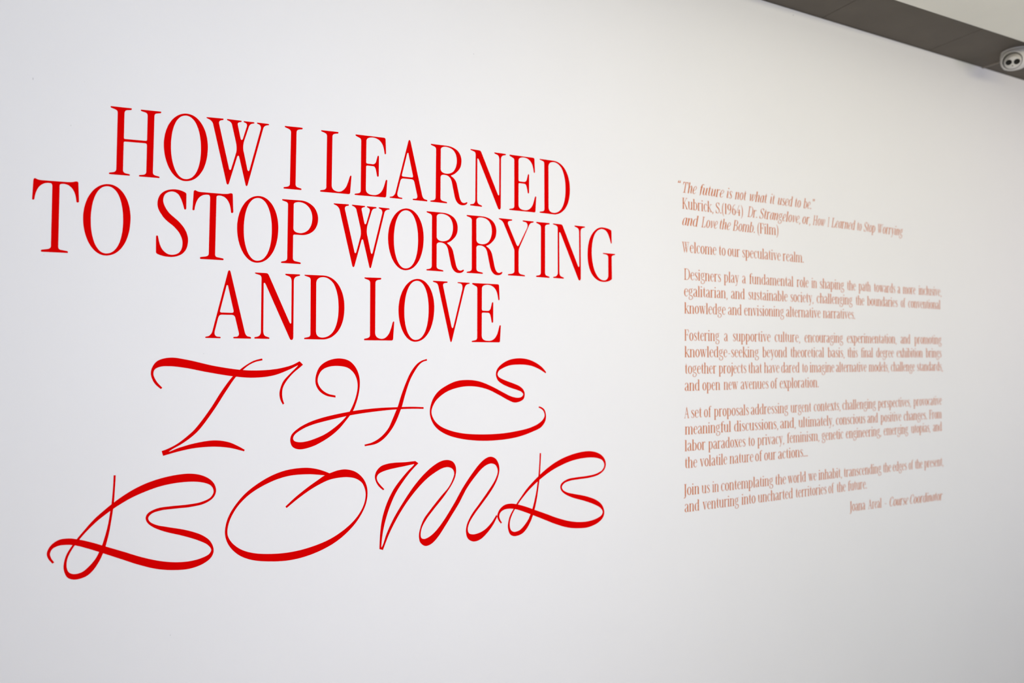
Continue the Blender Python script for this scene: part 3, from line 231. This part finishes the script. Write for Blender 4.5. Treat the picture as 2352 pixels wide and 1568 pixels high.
# ------------------------------------------------------------------ condensed text face (cap height 1)
SW, TH = 0.092, 0.03
def stem(x, y0, y1, w=SW): return [(x, y0, w), (x, y1, w), 'h']
def bar(x0, x1, y, w=0.03): return [(x0, y, w), (x1, y, w)]
def dotg(x, y, r=0.052): return [(x, y - r, 0.02), (x, y - r * .6, r * 1.6), (x, y, r * 2), (x, y + r * .6, r * 1.6), (x, y + r, 0.02)]
def ring(cx, cy, rx, ry, wv=SW, wh=0.032, n=16):
    out = []
    for k in range(n + 1):
        a = 2 * math.pi * k / n
        out.append((cx + rx * math.cos(a), cy + ry * math.sin(a), wh + (wv - wh) * abs(math.cos(a)) ** 1.3))
    return out
X = 0.72
FONT = {
'a': (.40, [[(.065,.56,.055),(.10,.67,.05),(.18,.71,.032),(.265,.65,.06),(.285,.53,SW)], stem(.285,.10,.54), [(.285,.12,SW),(.305,.03,.055),(.36,.02,.03),(.40,.07,.02)], [(.28,.43,.025),(.17,.36,.035),(.08,.27,.065),(.065,.15,SW),(.11,.03,.05),(.19,.02,.032),(.285,.13,.03)]]),
'b': (.43, [stem(.09,0,1.0), bar(.01,.09,.985), [(.11,.58,.02),(.20,.70,.03),(.31,.61,.065),(.355,.36,SW),(.31,.10,.065),(.20,.01,.03),(.11,.09,.03)]]),
'c': (.36, [[(.315,.55,.05),(.275,.67,.045),(.19,.71,.03),(.095,.60,.06),(.065,.36,SW),(.10,.11,.06),(.20,.01,.035),(.32,.15,.022)]]),
'd': (.45, [[(.325,.6,.02),(.22,.70,.03),(.105,.60,.065),(.065,.35,SW),(.105,.09,.065),(.20,.01,.03),(.32,.14,.022)], stem(.34,0.0,1.0), bar(.26,.34,.985), bar(.34,.43,.015)]),
'e': (.38, [bar(.07,.33,.42,.028), [(.325,.41,.05),(.30,.61,.055),(.20,.71,.03),(.10,.60,.06),(.065,.36,SW),(.105,.10,.06),(.21,.01,.038),(.33,.15,.022)]]),
'f': (.28, [[(.30,.92,.06),(.26,.985,.045),(.19,.97,.04),(.135,.85,SW)], stem(.135,0,.86), bar(.03,.25,.70), bar(.04,.24,.015)]),
'g': (.41, [ring(.18,.50,.11,.20,.07,.03,12), [(.25,.66,.03),(.32,.73,.03),(.38,.70,.055)], [(.11,.33,.025),(.07,.24,.045),(.11,.15,.055),(.27,.09,.06),(.355,.0,.06),(.335,-.18,.05),(.20,-.27,.032),(.07,-.20,.05),(.065,-.07,.045),(.13,.04,.025)]]),
'h': (.46, [stem(.09,0,1.0), bar(.01,.09,.985), bar(.01,.18,.015), [(.11,.56,.02),(.22,.70,.035),(.315,.67,.055),(.345,.54,SW)], stem(.345,0,.56), bar(.265,.44,.015)]),
'i': (.22, [stem(.10,0,X), bar(.01,.10,.705), bar(.01,.20,.015), dotg(.10,.93)]),
'j': (.20, [stem(.115,-.12,X), bar(.02,.115,.705), [(.115,-.10,SW),(.09,-.23,.05),(-.01,-.26,.06)], dotg(.115,.93)]),
'k': (.44, [stem(.09,0,1.0), bar(.01,.09,.985), bar(.01,.18,.015), [(.11,.30,.03),(.33,.70,.03)], bar(.25,.42,.705), [(.18,.43,.05),(.37,.02,SW)], bar(.28,.45,.015)]),
'l': (.22, [stem(.10,0,1.0), bar(.01,.10,.985), bar(.01,.20,.015)]),
'm': (.70, [stem(.09,0,X), bar(.01,.09,.705), bar(.01,.18,.015), [(.11,.56,.02),(.21,.70,.035),(.305,.67,.055),(.335,.54,SW)], stem(.335,0,.56), bar(.26,.42,.015), [(.36,.56,.02),(.46,.70,.035),(.555,.67,.055),(.585,.54,SW)], stem(.585,0,.56), bar(.51,.68,.015)]),
'n': (.46, [stem(.09,0,X), bar(.01,.09,.705), bar(.01,.18,.015), [(.11,.56,.02),(.22,.70,.035),(.315,.67,.055),(.345,.54,SW)], stem(.345,0,.56), bar(.265,.44,.015)]),
'o': (.41, [ring(.205,.36,.14,.345)]),
'p': (.44, [stem(.09,-.28,X), bar(.01,.09,.705), bar(.01,.19,-.265), [(.11,.58,.02),(.20,.70,.03),(.31,.61,.065),(.355,.36,SW),(.31,.10,.065),(.20,.01,.03),(.11,.09,.03)]]),
'r': (.33, [stem(.09,0,X), bar(.01,.09,.705), bar(.01,.20,.015), [(.11,.54,.02),(.17,.66,.035),(.24,.71,.045),(.29,.65,.075)]]),
's': (.32, [[(.265,.55,.025),(.245,.66,.035),(.165,.705,.03),(.08,.64,.055),(.08,.53,.07),(.165,.39,SW),(.255,.25,.07),(.25,.09,.055),(.165,.015,.03),(.08,.05,.035),(.055,.18,.025)]]),
't': (.27, [[(.13,.92,.02),(.125,.76,.06),(.12,.66,SW),(.12,.3,SW),(.125,.12,.075),(.17,.03,.045),(.25,.09,.02)], bar(.03,.24,.70)]),
'u': (.46, [[(.09,X,SW),(.09,.4,SW),(.095,.15,.07),(.16,.03,.04),(.23,.03,.032),(.33,.15,.022)], stem(.345,0,X), bar(.01,.09,.705), bar(.265,.345,.705), bar(.345,.43,.015)]),
'v': (.40, [[(.08,.70,SW),(.205,.02,.06)], [(.205,.01,.03),(.325,.70,.03)], bar(.0,.17,.705), bar(.25,.40,.705)]),
'w': (.60, [[(.08,.70,SW),(.195,.02,.06)], [(.195,.01,.03),(.30,.70,.03)], [(.28,.70,SW),(.40,.02,.06)], [(.40,.01,.03),(.52,.70,.03)], bar(.0,.17,.705), bar(.20,.36,.705), bar(.45,.60,.705)]),
'x': (.40, [[(.08,.70,SW),(.32,.02,SW)], [(.33,.70,.03),(.07,.02,.03)], bar(.0,.17,.705), bar(.25,.40,.705), bar(.0,.15,.015), bar(.23,.40,.015)]),
'y': (.40, [[(.08,.70,SW),(.21,.03,.06)], [(.325,.70,.03),(.21,.02,.035),(.15,-.2,.04),(.07,-.25,.07)], bar(.0,.17,.705), bar(.25,.40,.705)]),
',': (.16, [[(.08,.05,.09),(.09,-.03,.06),(.05,-.16,.02)]]),
'.': (.16, [dotg(.08,.05)]),
'-': (.30, [bar(.05,.25,.33,.04)]),
'–': (.45, [bar(.03,.42,.36,.04)]),
'(': (.24, [[(.20,1.04,.02),(.10,.8,.05),(.065,.40,.07),(.10,0,.05),(.20,-.24,.02)]]),
')': (.24, [[(.04,1.04,.02),(.14,.8,.05),(.175,.40,.07),(.14,0,.05),(.04,-.24,.02)]]),
'“': (.34, [[(.12,1.06,.03),(.06,.95,.07),(.08,.84,.12)], [(.26,1.06,.03),(.20,.95,.07),(.22,.84,.12)]]),
'”': (.34, [[(.08,1.02,.12),(.11,.92,.07),(.05,.80,.03)], [(.22,1.02,.12),(.25,.92,.07),(.19,.80,.03)]]),
'1': (.26, [stem(.13,0,.98), bar(.05,.13,.95), bar(.05,.21,.015)]),
'9': (.42, [ring(.20,.68,.13,.28), [(.33,.72,SW),(.33,.45,.06),(.25,.12,.04),(.10,.0,.03)]]),
'6': (.42, [ring(.21,.30,.13,.28), [(.08,.30,SW),(.09,.58,.06),(.18,.88,.04),(.33,1.0,.03)]]),
'4': (.42, [[(.29,1.0,.03),(.04,.30,.03)], bar(.04,.39,.29,.035), stem(.28,0,.58), bar(.20,.36,.015)]),
'K': (.52, [stem(.10,0,1.0), bar(.01,.19,.985), bar(.01,.19,.015), [(.12,.42,.03),(.39,.98,.03)], bar(.30,.49,.985), [(.20,.56,.05),(.43,.02,.085)], bar(.34,.53,.015)]),
'B': (.50, [stem(.10,0,1.0), bar(.01,.25,.985), bar(.01,.28,.015), [(.22,.985,.03),(.33,.92,.055),(.37,.77,SW),(.33,.60,.055),(.22,.54,.03)], bar(.10,.24,.535), [(.22,.535,.03),(.36,.47,.055),(.415,.28,.085),(.37,.08,.055),(.24,.015,.03)]]),
'F': (.42, [stem(.10,0,1.0), bar(.01,.37,.985), bar(.01,.19,.015), bar(.10,.28,.53), [(.28,.40,.02),(.29,.53,.04),(.28,.66,.02)], [(.33,.985,.03),(.36,.9,.05),(.375,.72,.02)]]),
'J': (.26, [stem(.14,-.05,1.0), bar(.04,.24,.985), [(.14,-.02,SW),(.12,-.17,.06),(.02,-.24,.07)]]),
'C': (.48, [[(.40,.68,.025),(.385,.86,.055),(.33,.96,.04),(.25,.985,.03),(.13,.87,.06),(.07,.50,.09),(.13,.13,.06),(.26,.015,.032),(.36,.07,.03),(.42,.26,.022)]]),
}
ITAL = {
'a': (.40, [[(.30,.62,.03),(.20,.70,.03),(.095,.55,.06),(.065,.28,SW),(.09,.06,.06),(.17,.02,.03),(.30,.25,.022)], [(.315,.71,SW),(.30,.2,SW),(.315,.04,.05),(.39,.10,.02)]]),
'v': (.38, [[(.03,.62,.02),(.09,.69,.055),(.125,.5,SW),(.14,.03,.05)], [(.14,.02,.03),(.28,.25,.03),(.33,.60,.06),(.29,.70,.05)]]),
'w': (.58, [[(.03,.62,.02),(.09,.69,.055),(.12,.5,SW),(.14,.03,.05)], [(.14,.02,.03),(.28,.40,.03),(.30,.70,.06)], [(.31,.70,SW),(.32,.03,.05)], [(.32,.02,.03),(.47,.25,.03),(.52,.60,.06),(.48,.70,.05)]]),
'e': (.36, [[(.08,.30,.03),(.24,.38,.03),(.31,.55,.05),(.27,.69,.04),(.18,.70,.035),(.09,.52,.06),(.06,.26,SW),(.11,.04,.05),(.20,.02,.035),(.31,.16,.02)]]),
'n': (.44, [stem(.09,0,.70), [(.03,.62,.02),(.09,.70,.05)], [(.10,.40,.02),(.22,.66,.035),(.29,.70,.05),(.33,.58,SW),(.315,.15,SW),(.33,.03,.05),(.41,.10,.02)]]),
'u': (.44, [[(.02,.62,.02),(.09,.70,.05),(.10,.5,SW),(.085,.14,SW),(.13,.02,.04),(.20,.04,.03),(.31,.3,.022)], [(.34,.70,SW),(.32,.15,SW),(.34,.03,.05),(.42,.10,.02)]]),
'i': (.22, [[(.02,.62,.02),(.09,.70,.05),(.10,.5,SW),(.09,.15,SW),(.11,.03,.05),(.19,.10,.02)], dotg(.12,.93)]),
'f': (.26, [[(.30,.92,.06),(.25,.985,.045),(.18,.95,.045),(.14,.8,SW),(.12,.3,SW),(.10,-.04,.05),(.07,-.05,.03)], bar(.03,.26,.70)]),
'h': (.44, [stem(.09,0,1.0), bar(.02,.09,.985), [(.10,.40,.02),(.22,.66,.035),(.29,.70,.05),(.33,.58,SW),(.315,.15,SW),(.33,.03,.05),(.41,.10,.02)]]),
}
# capitals of the small text come from the title's own capitals
CAPADV = {}
def CAPS(g): return 0.74 if g == 'W' else 0.86
for g in 'HOWILEARNDTSPYG':
    if g in DATA['glyphs']:
        cx = [p[0] for p in DATA['glyphs'][g][0]]
        CAPADV[g] = (max(cx) - min(cx)) / 1000

def stroke(pts, V, F, place, lift):
    hard = pts[-1] == 'h'; P = [p for p in pts if p != 'h']
    if len(P) > 2:
        S = []
        for i in range(len(P) - 1):
            for k in range(2): S.append(catmull([tuple(p) for p in P], k / 2, i))
        S.append(tuple(P[-1]))
    else: S = P
    b = len(V)
    for j, (x, y, wd) in enumerate(S):
        q0 = S[max(j - 1, 0)]; q1 = S[min(j + 1, len(S) - 1)]
        dx, dy = q1[0] - q0[0], q1[1] - q0[1]; L = math.hypot(dx, dy) or 1
        nx, ny = -dy / L * wd / 2, dx / L * wd / 2
        for (u, v) in ((x + nx, y + ny), (x - nx, y - ny)):
            X_, Z_ = place(u, v); V.append((X_, -0.00025 - lift, Z_))
    for j in range(len(S) - 1):
        q = b + 2 * j; F.append((q, q + 1, q + 3, q + 2))

def text_word(txt, ital, x0, x1, z0, z1, cap, parent, origin):
    adv = 0; items = []
    for ch in txt:
        if ital and ch in ITAL: a, g = ITAL[ch]; items.append(('s', g, adv)); adv += a
        elif ch in FONT: a, g = FONT[ch]; items.append(('s', g, adv)); adv += a
        else:
            items.append(('o', ch, adv + 0.01)); adv += CAPADV[ch] * CAPS(ch) + 0.035
    sh = 0.16 if ital else 0.0
    us = []
    for kind, g, ox in items:
        if kind == 's': us += [ox + p[0] + sh * p[1] + sg * 0.5 * (p[2] if abs(p[2]) < .06 else .07) for st in g for p in st if p != 'h' for sg in (-1, 1)]
        else:
            us += [ox + p[0] / 1000 * CAPS(g) + sh * p[1] / 1000 for p in DATA['glyphs'][g][0]]
    ua, ub = min(us), max(us); s = (x1 - x0) / (ub - ua)
    def place_at(ox):
        def place(u, v):
            t = ox + u + sh * v
            X_ = x0 + (t - ua) * s
            return X_, z0 + (z1 - z0) * (X_ - x0) / max(1e-6, x1 - x0) + v * cap
        return place
    V, F = [], []
    for kind, g, ox in items:
        pl = place_at(ox)
        if kind == 's':
            for k, st in enumerate(g): stroke(st, V, F, pl, 4e-6 * k)
        else:
            conts = [[(p[0] / 1000 * CAPS(g), p[1] / 1000) for p in c[::2]] for c in DATA['glyphs'][g]]
            tr = tessellate_polygon([[Vector((p[0], p[1], 0)) for p in c] for c in conts])
            fl = [p for c in conts for p in c]; b = len(V)
            for p in fl: X_, Z_ = pl(*p); V.append((X_, -0.00025, Z_))
            F += [(b + t[0], b + t[1], b + t[2]) for t in tr]
    return mesh_obj('text_word', V, F, M_TEXT, parent, loc=origin)

BODY = json.loads(r'''{"1":[["“",1,1.538,1.5506,2.17,2.17],["The",1,1.5578,1.6184,2.1699,2.1696],["future",1,1.6303,1.7415,2.1696,2.169],["is",1,1.7545,1.7794,2.169,2.1688],["not",1,1.7932,1.8472,2.1688,2.1685],["what",1,1.8628,1.9486,2.1684,2.168],["it",1,1.9626,1.9867,2.1679,2.1678],["used",1,2.0009,2.0769,2.1677,2.1673],["to",1,2.0891,2.1181,2.1673,2.1671],["be.”",1,2.133,2.1924,2.167,2.1667]],"2":[["Kubrick,",0,1.5546,1.6921,2.114,2.1125],["S.(1964)",0,1.7032,1.8291,2.1124,2.111],["Dr.",1,1.8501,1.8965,2.1108,2.1103],["Strangelove,",1,1.9086,2.1134,2.1102,2.108],["or,",1,2.1263,2.1662,2.1078,2.1074],["How",1,2.1798,2.2475,2.1072,2.1065],["I",1,2.2602,2.272,2.1064,2.1063],["Learned",1,2.28,2.4155,2.1062,2.1047],["to",1,2.428,2.4523,2.1046,2.1043],["Stop",1,2.4649,2.5318,2.1042,2.1035],["Worrying",1,2.5493,2.7027,2.1033,2.1016]],"3":[["and",1,1.5556,1.6255,2.0571,2.0567],["Love",1,1.6366,1.712,2.0566,2.0561],["the",1,1.7213,1.7716,2.056,2.0557],["Bomb.",1,1.7803,1.8845,2.0556,2.055],["(Film)",0,1.8988,2.0016,2.0549,2.0542]],"4":[["Welcome",0,1.5531,1.7043,1.9645,1.9633],["to",0,1.7162,1.7463,1.9632,1.9629],["our",0,1.7573,1.8142,1.9628,1.9624],["speculative",0,1.826,2.0119,1.9623,1.9607],["realm.",0,2.0229,2.1301,1.9606,1.9598]],"5":[["Designers",0,1.5605,1.7243,1.8703,1.8692],["play",0,1.7385,1.8093,1.8691,1.8687],["a",0,1.8244,1.8419,1.8686,1.8684],["fundamental",0,1.8571,2.0771,1.8683,1.8669],["role",0,2.0936,2.1548,1.8668,1.8664],["in",0,2.1708,2.2006,1.8663,1.8661],["shaping",0,2.2166,2.3496,1.866,1.8651],["the",0,2.366,2.4152,1.865,1.8647],["path",0,2.4322,2.5024,1.8646,1.8641],["towards",0,2.5221,2.6495,1.864,1.8632],["a",0,2.6653,2.6818,1.8631,1.863],["more",0,2.6977,2.7775,1.8629,1.8623],["inclusive,",0,2.7976,2.9473,1.8622,1.8612]],"6":[["egalitarian,",0,1.5616,1.7543,1.8131,1.8119],["and",0,1.7718,1.8361,1.8118,1.8114],["sustainable",0,1.8537,2.0456,1.8113,1.8102],["society,",0,2.0619,2.1801,1.8101,1.8093],["challenging",0,2.1988,2.3958,1.8092,1.808],["the",0,2.4148,2.4635,1.8079,1.8076],["boundaries",0,2.4809,2.6629,1.8075,1.8064],["of",0,2.6846,2.7125,1.8063,1.8061],["conventional",0,2.7313,2.94,1.806,1.8047]],"7":[["knowledge",0,1.5615,1.7451,1.7544,1.7539],["and",0,1.7574,1.8205,1.7539,1.7537],["envisioning",0,1.8327,2.0276,1.7536,1.7531],["alternative",0,2.0385,2.2178,1.7531,1.7526],["narratives.",0,2.2312,2.4087,1.7525,1.752]],"8":[["Fostering",0,1.5609,1.7168,1.661,1.6604],["a",0,1.7384,1.7562,1.6603,1.6602],["supportive",0,1.7794,1.9585,1.6601,1.6593],["culture,",0,1.9803,2.1082,1.6592,1.6587],["encouraging",0,2.133,2.3408,1.6586,1.6577],["experimentation,",0,2.3633,2.6537,1.6576,1.6564],["and",0,2.6809,2.7411,1.6562,1.656],["promoting",0,2.7673,2.9446,1.6559,1.6551]],"9":[["knowledge-seeking",0,1.5613,1.9015,1.6042,1.6028],["beyond",0,1.9183,2.0413,1.6027,1.6022],["theoretical",0,2.0588,2.2355,1.6021,1.6014],["basis,",0,2.2549,2.3473,1.6013,1.6009],["this",0,2.365,2.422,1.6008,1.6006],["final",0,2.4419,2.5123,1.6005,1.6002],["degree",0,2.5321,2.6366,1.6001,1.5996],["exhibition",0,2.6558,2.8197,1.5996,1.5989],["brings",0,2.84,2.9426,1.5988,1.5983]],"10":[["together",0,1.5628,1.7022,1.5471,1.5466],["projects",0,1.7124,1.8399,1.5465,1.546],["that",0,1.8501,1.9152,1.546,1.5457],["have",0,1.9261,2.0016,1.5456,1.5453],["dared",0,2.0115,2.1047,1.5453,1.5449],["to",0,2.1182,2.1466,1.5448,1.5447],["imagine",0,2.1575,2.29,1.5447,1.5441],["alternative",0,2.3005,2.4735,1.5441,1.5434],["models,",0,2.4865,2.6058,1.5433,1.5428],["challenge",0,2.6195,2.7677,1.5428,1.5421],["standards,",0,2.783,2.9499,1.5421,1.5414]],"11":[["and",0,1.5624,1.6276,1.4889,1.4888],["open",0,1.6394,1.7193,1.4887,1.4886],["new",0,1.7343,1.8016,1.4885,1.4884],["avenues",0,1.8141,1.9467,1.4883,1.488],["of",0,1.9586,1.9923,1.488,1.4879],["exploration.",0,2.0036,2.2039,1.4879,1.4874]],"12":[["A",0,1.5586,1.5808,1.3953,1.3953],["set",0,1.5899,1.6354,1.3953,1.3953],["of",0,1.6458,1.6792,1.3953,1.3954],["proposals",0,1.6897,1.8504,1.3954,1.3955],["addressing",0,1.8612,2.0447,1.3955,1.3957],["urgent",0,2.0567,2.1638,1.3957,1.3958],["contexts,",0,2.1787,2.3218,1.3958,1.396],["challenging",0,2.3343,2.5265,1.396,1.3961],["perspectives,",0,2.5388,2.7394,1.3962,1.3963],["provocative",0,2.7575,2.9413,1.3964,1.3965]],"13":[["meaningful",0,1.5611,1.7679,1.3394,1.3393],["discussions,",0,1.7822,1.9929,1.3393,1.3392],["and,",0,2.0046,2.0816,1.3392,1.3391],["ultimately,",0,2.0967,2.284,1.3391,1.339],["conscious",0,2.2978,2.4625,1.339,1.3389],["and",0,2.4761,2.5374,1.3389,1.3388],["positive",0,2.5539,2.6792,1.3388,1.3387],["changes.",0,2.6958,2.8418,1.3387,1.3386],["From",0,2.8576,2.9403,1.3386,1.3386]],"14":[["labor",0,1.5596,1.6512,1.2829,1.2831],["paradoxes",0,1.6635,1.8336,1.2831,1.2834],["to",0,1.8475,1.8773,1.2834,1.2834],["privacy,",0,1.8914,2.0224,1.2835,1.2837],["feminism,",0,2.0372,2.2049,1.2837,1.284],["genetic",0,2.2202,2.3367,1.2841,1.2843],["engineering,",0,2.3526,2.5556,1.2843,1.2846],["emerging",0,2.5722,2.7213,1.2847,1.2849],["utopias,",0,2.7404,2.8634,1.285,1.2852],["and",0,2.8822,2.9405,1.2852,1.2853]],"15":[["the",0,1.5603,1.6133,1.2247,1.225],["volatile",0,1.6251,1.7477,1.2251,1.2259],["nature",0,1.7593,1.8708,1.226,1.2267],["of",0,1.8808,1.915,1.2267,1.2269],["our",0,1.9244,1.9826,1.227,1.2274],["actions...",0,1.9931,2.1431,1.2274,1.2284]],"16":[["Join",0,1.5543,1.6236,1.1326,1.1328],["us",0,1.6328,1.6686,1.1328,1.1329],["in",0,1.6798,1.7098,1.1329,1.133],["contemplating",0,1.7204,1.9672,1.133,1.1337],["the",0,1.9768,2.0305,1.1337,1.1338],["world",0,2.039,2.1337,1.1339,1.1341],["we",0,2.1452,2.1884,1.1341,1.1343],["inhabit,",0,2.1995,2.3266,1.1343,1.1346],["transcending",0,2.3386,2.5549,1.1346,1.1352],["the",0,2.5658,2.6136,1.1352,1.1354],["edges",0,2.6247,2.7092,1.1354,1.1356],["of",0,2.7233,2.7515,1.1357,1.1357],["the",0,2.7631,2.8105,1.1358,1.1359],["present,",0,2.8222,2.9465,1.1359,1.1362]],"17":[["and",0,1.5593,1.6232,1.0755,1.0758],["venturing",0,1.6361,1.8013,1.0759,1.0766],["into",0,1.813,1.8794,1.0767,1.077],["uncharted",0,1.8915,2.0651,1.0771,1.0779],["territories",0,2.0797,2.2418,1.0779,1.0787],["of",0,2.2535,2.2831,1.0788,1.0789],["the",0,2.2983,2.3475,1.079,1.0792],["future.",0,2.3606,2.4679,1.0793,1.0798]],"18":[["Joana",0,2.3692,2.4592,0.9984,0.9971],["Areal",0,2.4748,2.5544,0.9969,0.9959],["–",0,2.5731,2.5844,0.9956,0.9955],["Course",1,2.6042,2.7178,0.9952,0.9937],["Coordinator",1,2.7303,2.941,0.9935,0.9907]]}''')
PARAS = [
 ('small text block in italics at the top of the text column, opened by a quotation', [1, 2, 3]),
 ('single short sentence of small text below the italic quotation', [4]),
 ('small text paragraph starting with Designers, three justified lines', [5, 6, 7]),
 ('small text paragraph starting with Fostering, widest word gaps, four lines', [8, 9, 10, 11]),
 ('small text paragraph starting A set of proposals, four lines', [12, 13, 14, 15]),
 ('small text paragraph starting Join us, two lines near the column foot', [16, 17]),
 ('small signature line ending in italics, lowest and set to the column edge', [18]),
]
CAPH = 0.0385
for label, ls in PARAS:
    first = BODY[str(ls[-1])][0]
    org = (first[2], 0, first[4])
    root = thing('text_paragraph', org, label, 'wall text', 'small text paragraphs beside the red title')
    for ln in ls:
        f0 = BODY[str(ln)][0]
        line = bpy.data.objects.new('text_line', None); COL.objects.link(line); line.parent = root
        line.location = Vector((f0[2], 0, f0[4])) - root.location; line.empty_display_size = 0.02
        for wd, it, x0, x1, z0, z1 in BODY[str(ln)]:
            o = text_word(wd, it, x0, x1, z0, z1, CAPH, None, (x0, 0, z0))
            o.parent = line; o.location = Vector((x0, 0, z0)) - Vector((f0[2], 0, f0[4]))

# ------------------------------------------------------------------ turret security camera on the soffit
def revolve(profile, n=32, axis=Vector((0, 0, 1)), origin=Vector((0, 0, 0))):
    q = Vector((0, 0, 1)).rotation_difference(axis.normalized())
    V, F = [], []
    for r, h in profile:
        for k in range(n):
            a = 2 * math.pi * k / n
            V.append(tuple(origin + q @ Vector((r * math.cos(a), r * math.sin(a), h))))
    for i in range(len(profile) - 1):
        for k in range(n):
            a = i * n + k; b = i * n + (k + 1) % n
            F.append((a, b, b + n, a + n))
    F.append(tuple(range(n))[::-1]); F.append(tuple(range((len(profile) - 1) * n, len(profile) * n)))
    return V, F
def rev_obj(name, prof, m, parent, axis, origin, n=32):
    V, F = revolve(prof, n, Vector(axis), Vector(origin))
    o = mesh_obj(name, V, F, m, parent, smooth=True)
    return o
TX, TY = 3.2111, -0.1614
SZ = 2.9430 - 0.01205 * TX
turret = thing('security_camera', (TX, TY, SZ), 'white turret security camera with two dark lenses fixed under the dark soffit', 'camera')
rev_obj('mounting_plate', [(0.0500, -0.005), (0.0510, -0.003), (0.0510, 0.0)], M_WHITEP, turret, (0, 0, 1), (0, 0, 0))
rev_obj('housing', [(0.018, -0.074), (0.032, -0.0725), (0.043, -0.066), (0.050, -0.054), (0.0535, -0.038), (0.0540, -0.022), (0.0525, -0.010), (0.0495, -0.005)], M_WHITEP, turret, (0, 0, 1), (0, 0, 0))
flat_look = Vector((0.0 - TX, CAM_Y - TY, 0)).normalized()
ctr = flat_look * 0.040 + Vector((0, 0, -0.056)) + Vector((-0.008, 0.006, 0))
look = (Vector((0.0, CAM_Y, CAM_Z)) - (Vector((TX, TY, SZ)) + ctr)).normalized()
look = (look + Vector((0.03, 0.0, -0.10))).normalized()
R_B = 0.0310
prof = [(R_B * math.sin(a), R_B * math.cos(a)) for a in [math.pi * k / 16 for k in range(15, 3, -1)]]
prof += [(0.0205, 0.0240), (0.0195, 0.0243), (0.001, 0.0243)]
rev_obj('eyeball', prof, M_WHITEP, turret, look, ctr)
rev_obj('gap_shade_ring', [(0.0308, -0.004), (0.0345, 0.0030), (0.0308, 0.0060)], M_GAP_SHADE, turret, look, ctr + Vector((0.001, 0.001, 0.002)))  # added dark ring, paints the shaded gap between eyeball and socket
rev_obj('socket_ring', [(0.0370, -0.036), (0.0395, -0.014), (0.0385, -0.001), (0.0362, 0.002), (0.0340, -0.006), (0.0332, -0.030)], M_WHITEP, turret, look, ctr + Vector((0.002, 0.002, 0.006)))
side = look.cross(Vector((0, 0, 1))).normalized(); side = (side + Vector((0, 0, 0.1)))
side = (side - look * side.dot(look)).normalized(); upv = side.cross(look).normalized()
for s in (-1, 1):
    c = ctr + look * 0.0243 + side * (0.0140 * s) - upv * 0.001
    rev_obj('lens', [(0.0110, -0.002), (0.0110, 0.0012), (0.0100, 0.0016), (0.0085, 0.0004), (0.001, 0.0002)], M_BLACK, turret, look, c, 20)
rev_obj('sensor_dot', [(0.0022, -0.001), (0.0022, 0.0010), (0.001, 0.0012)], M_BLACK, turret, look, ctr + look * 0.0243 - upv * 0.0155, 12)
# flat cable cover running from the camera to the wall head
cc = thing('cable_cover', (TX - 0.06, TY + 0.02, SZ), 'slim grey brown cable cover between the security camera and the wall head', 'cable cover')
v = []; 
p0, p1 = Vector((3.2593, -0.0712)), Vector((3.255, 0.0115))
d = (p1 - p0).normalized(); nrm = Vector((-d.y, d.x)) * 0.006
for p in (p0, p1):
    for sgn, zz in ((1, 0), (1, -0.007), (-1, -0.007), (-1, 0)):
        q = p + nrm * sgn * (1.0 if zz == 0 else 0.7); v.append((q.x, q.y, SZ + zz))
mesh_obj('channel', v, [(0, 1, 5, 4), (1, 2, 6, 5), (2, 3, 7, 6), (0, 3, 2, 1), (4, 5, 6, 7)], M_SOFFIT2, cc, loc=tuple(cc.location))
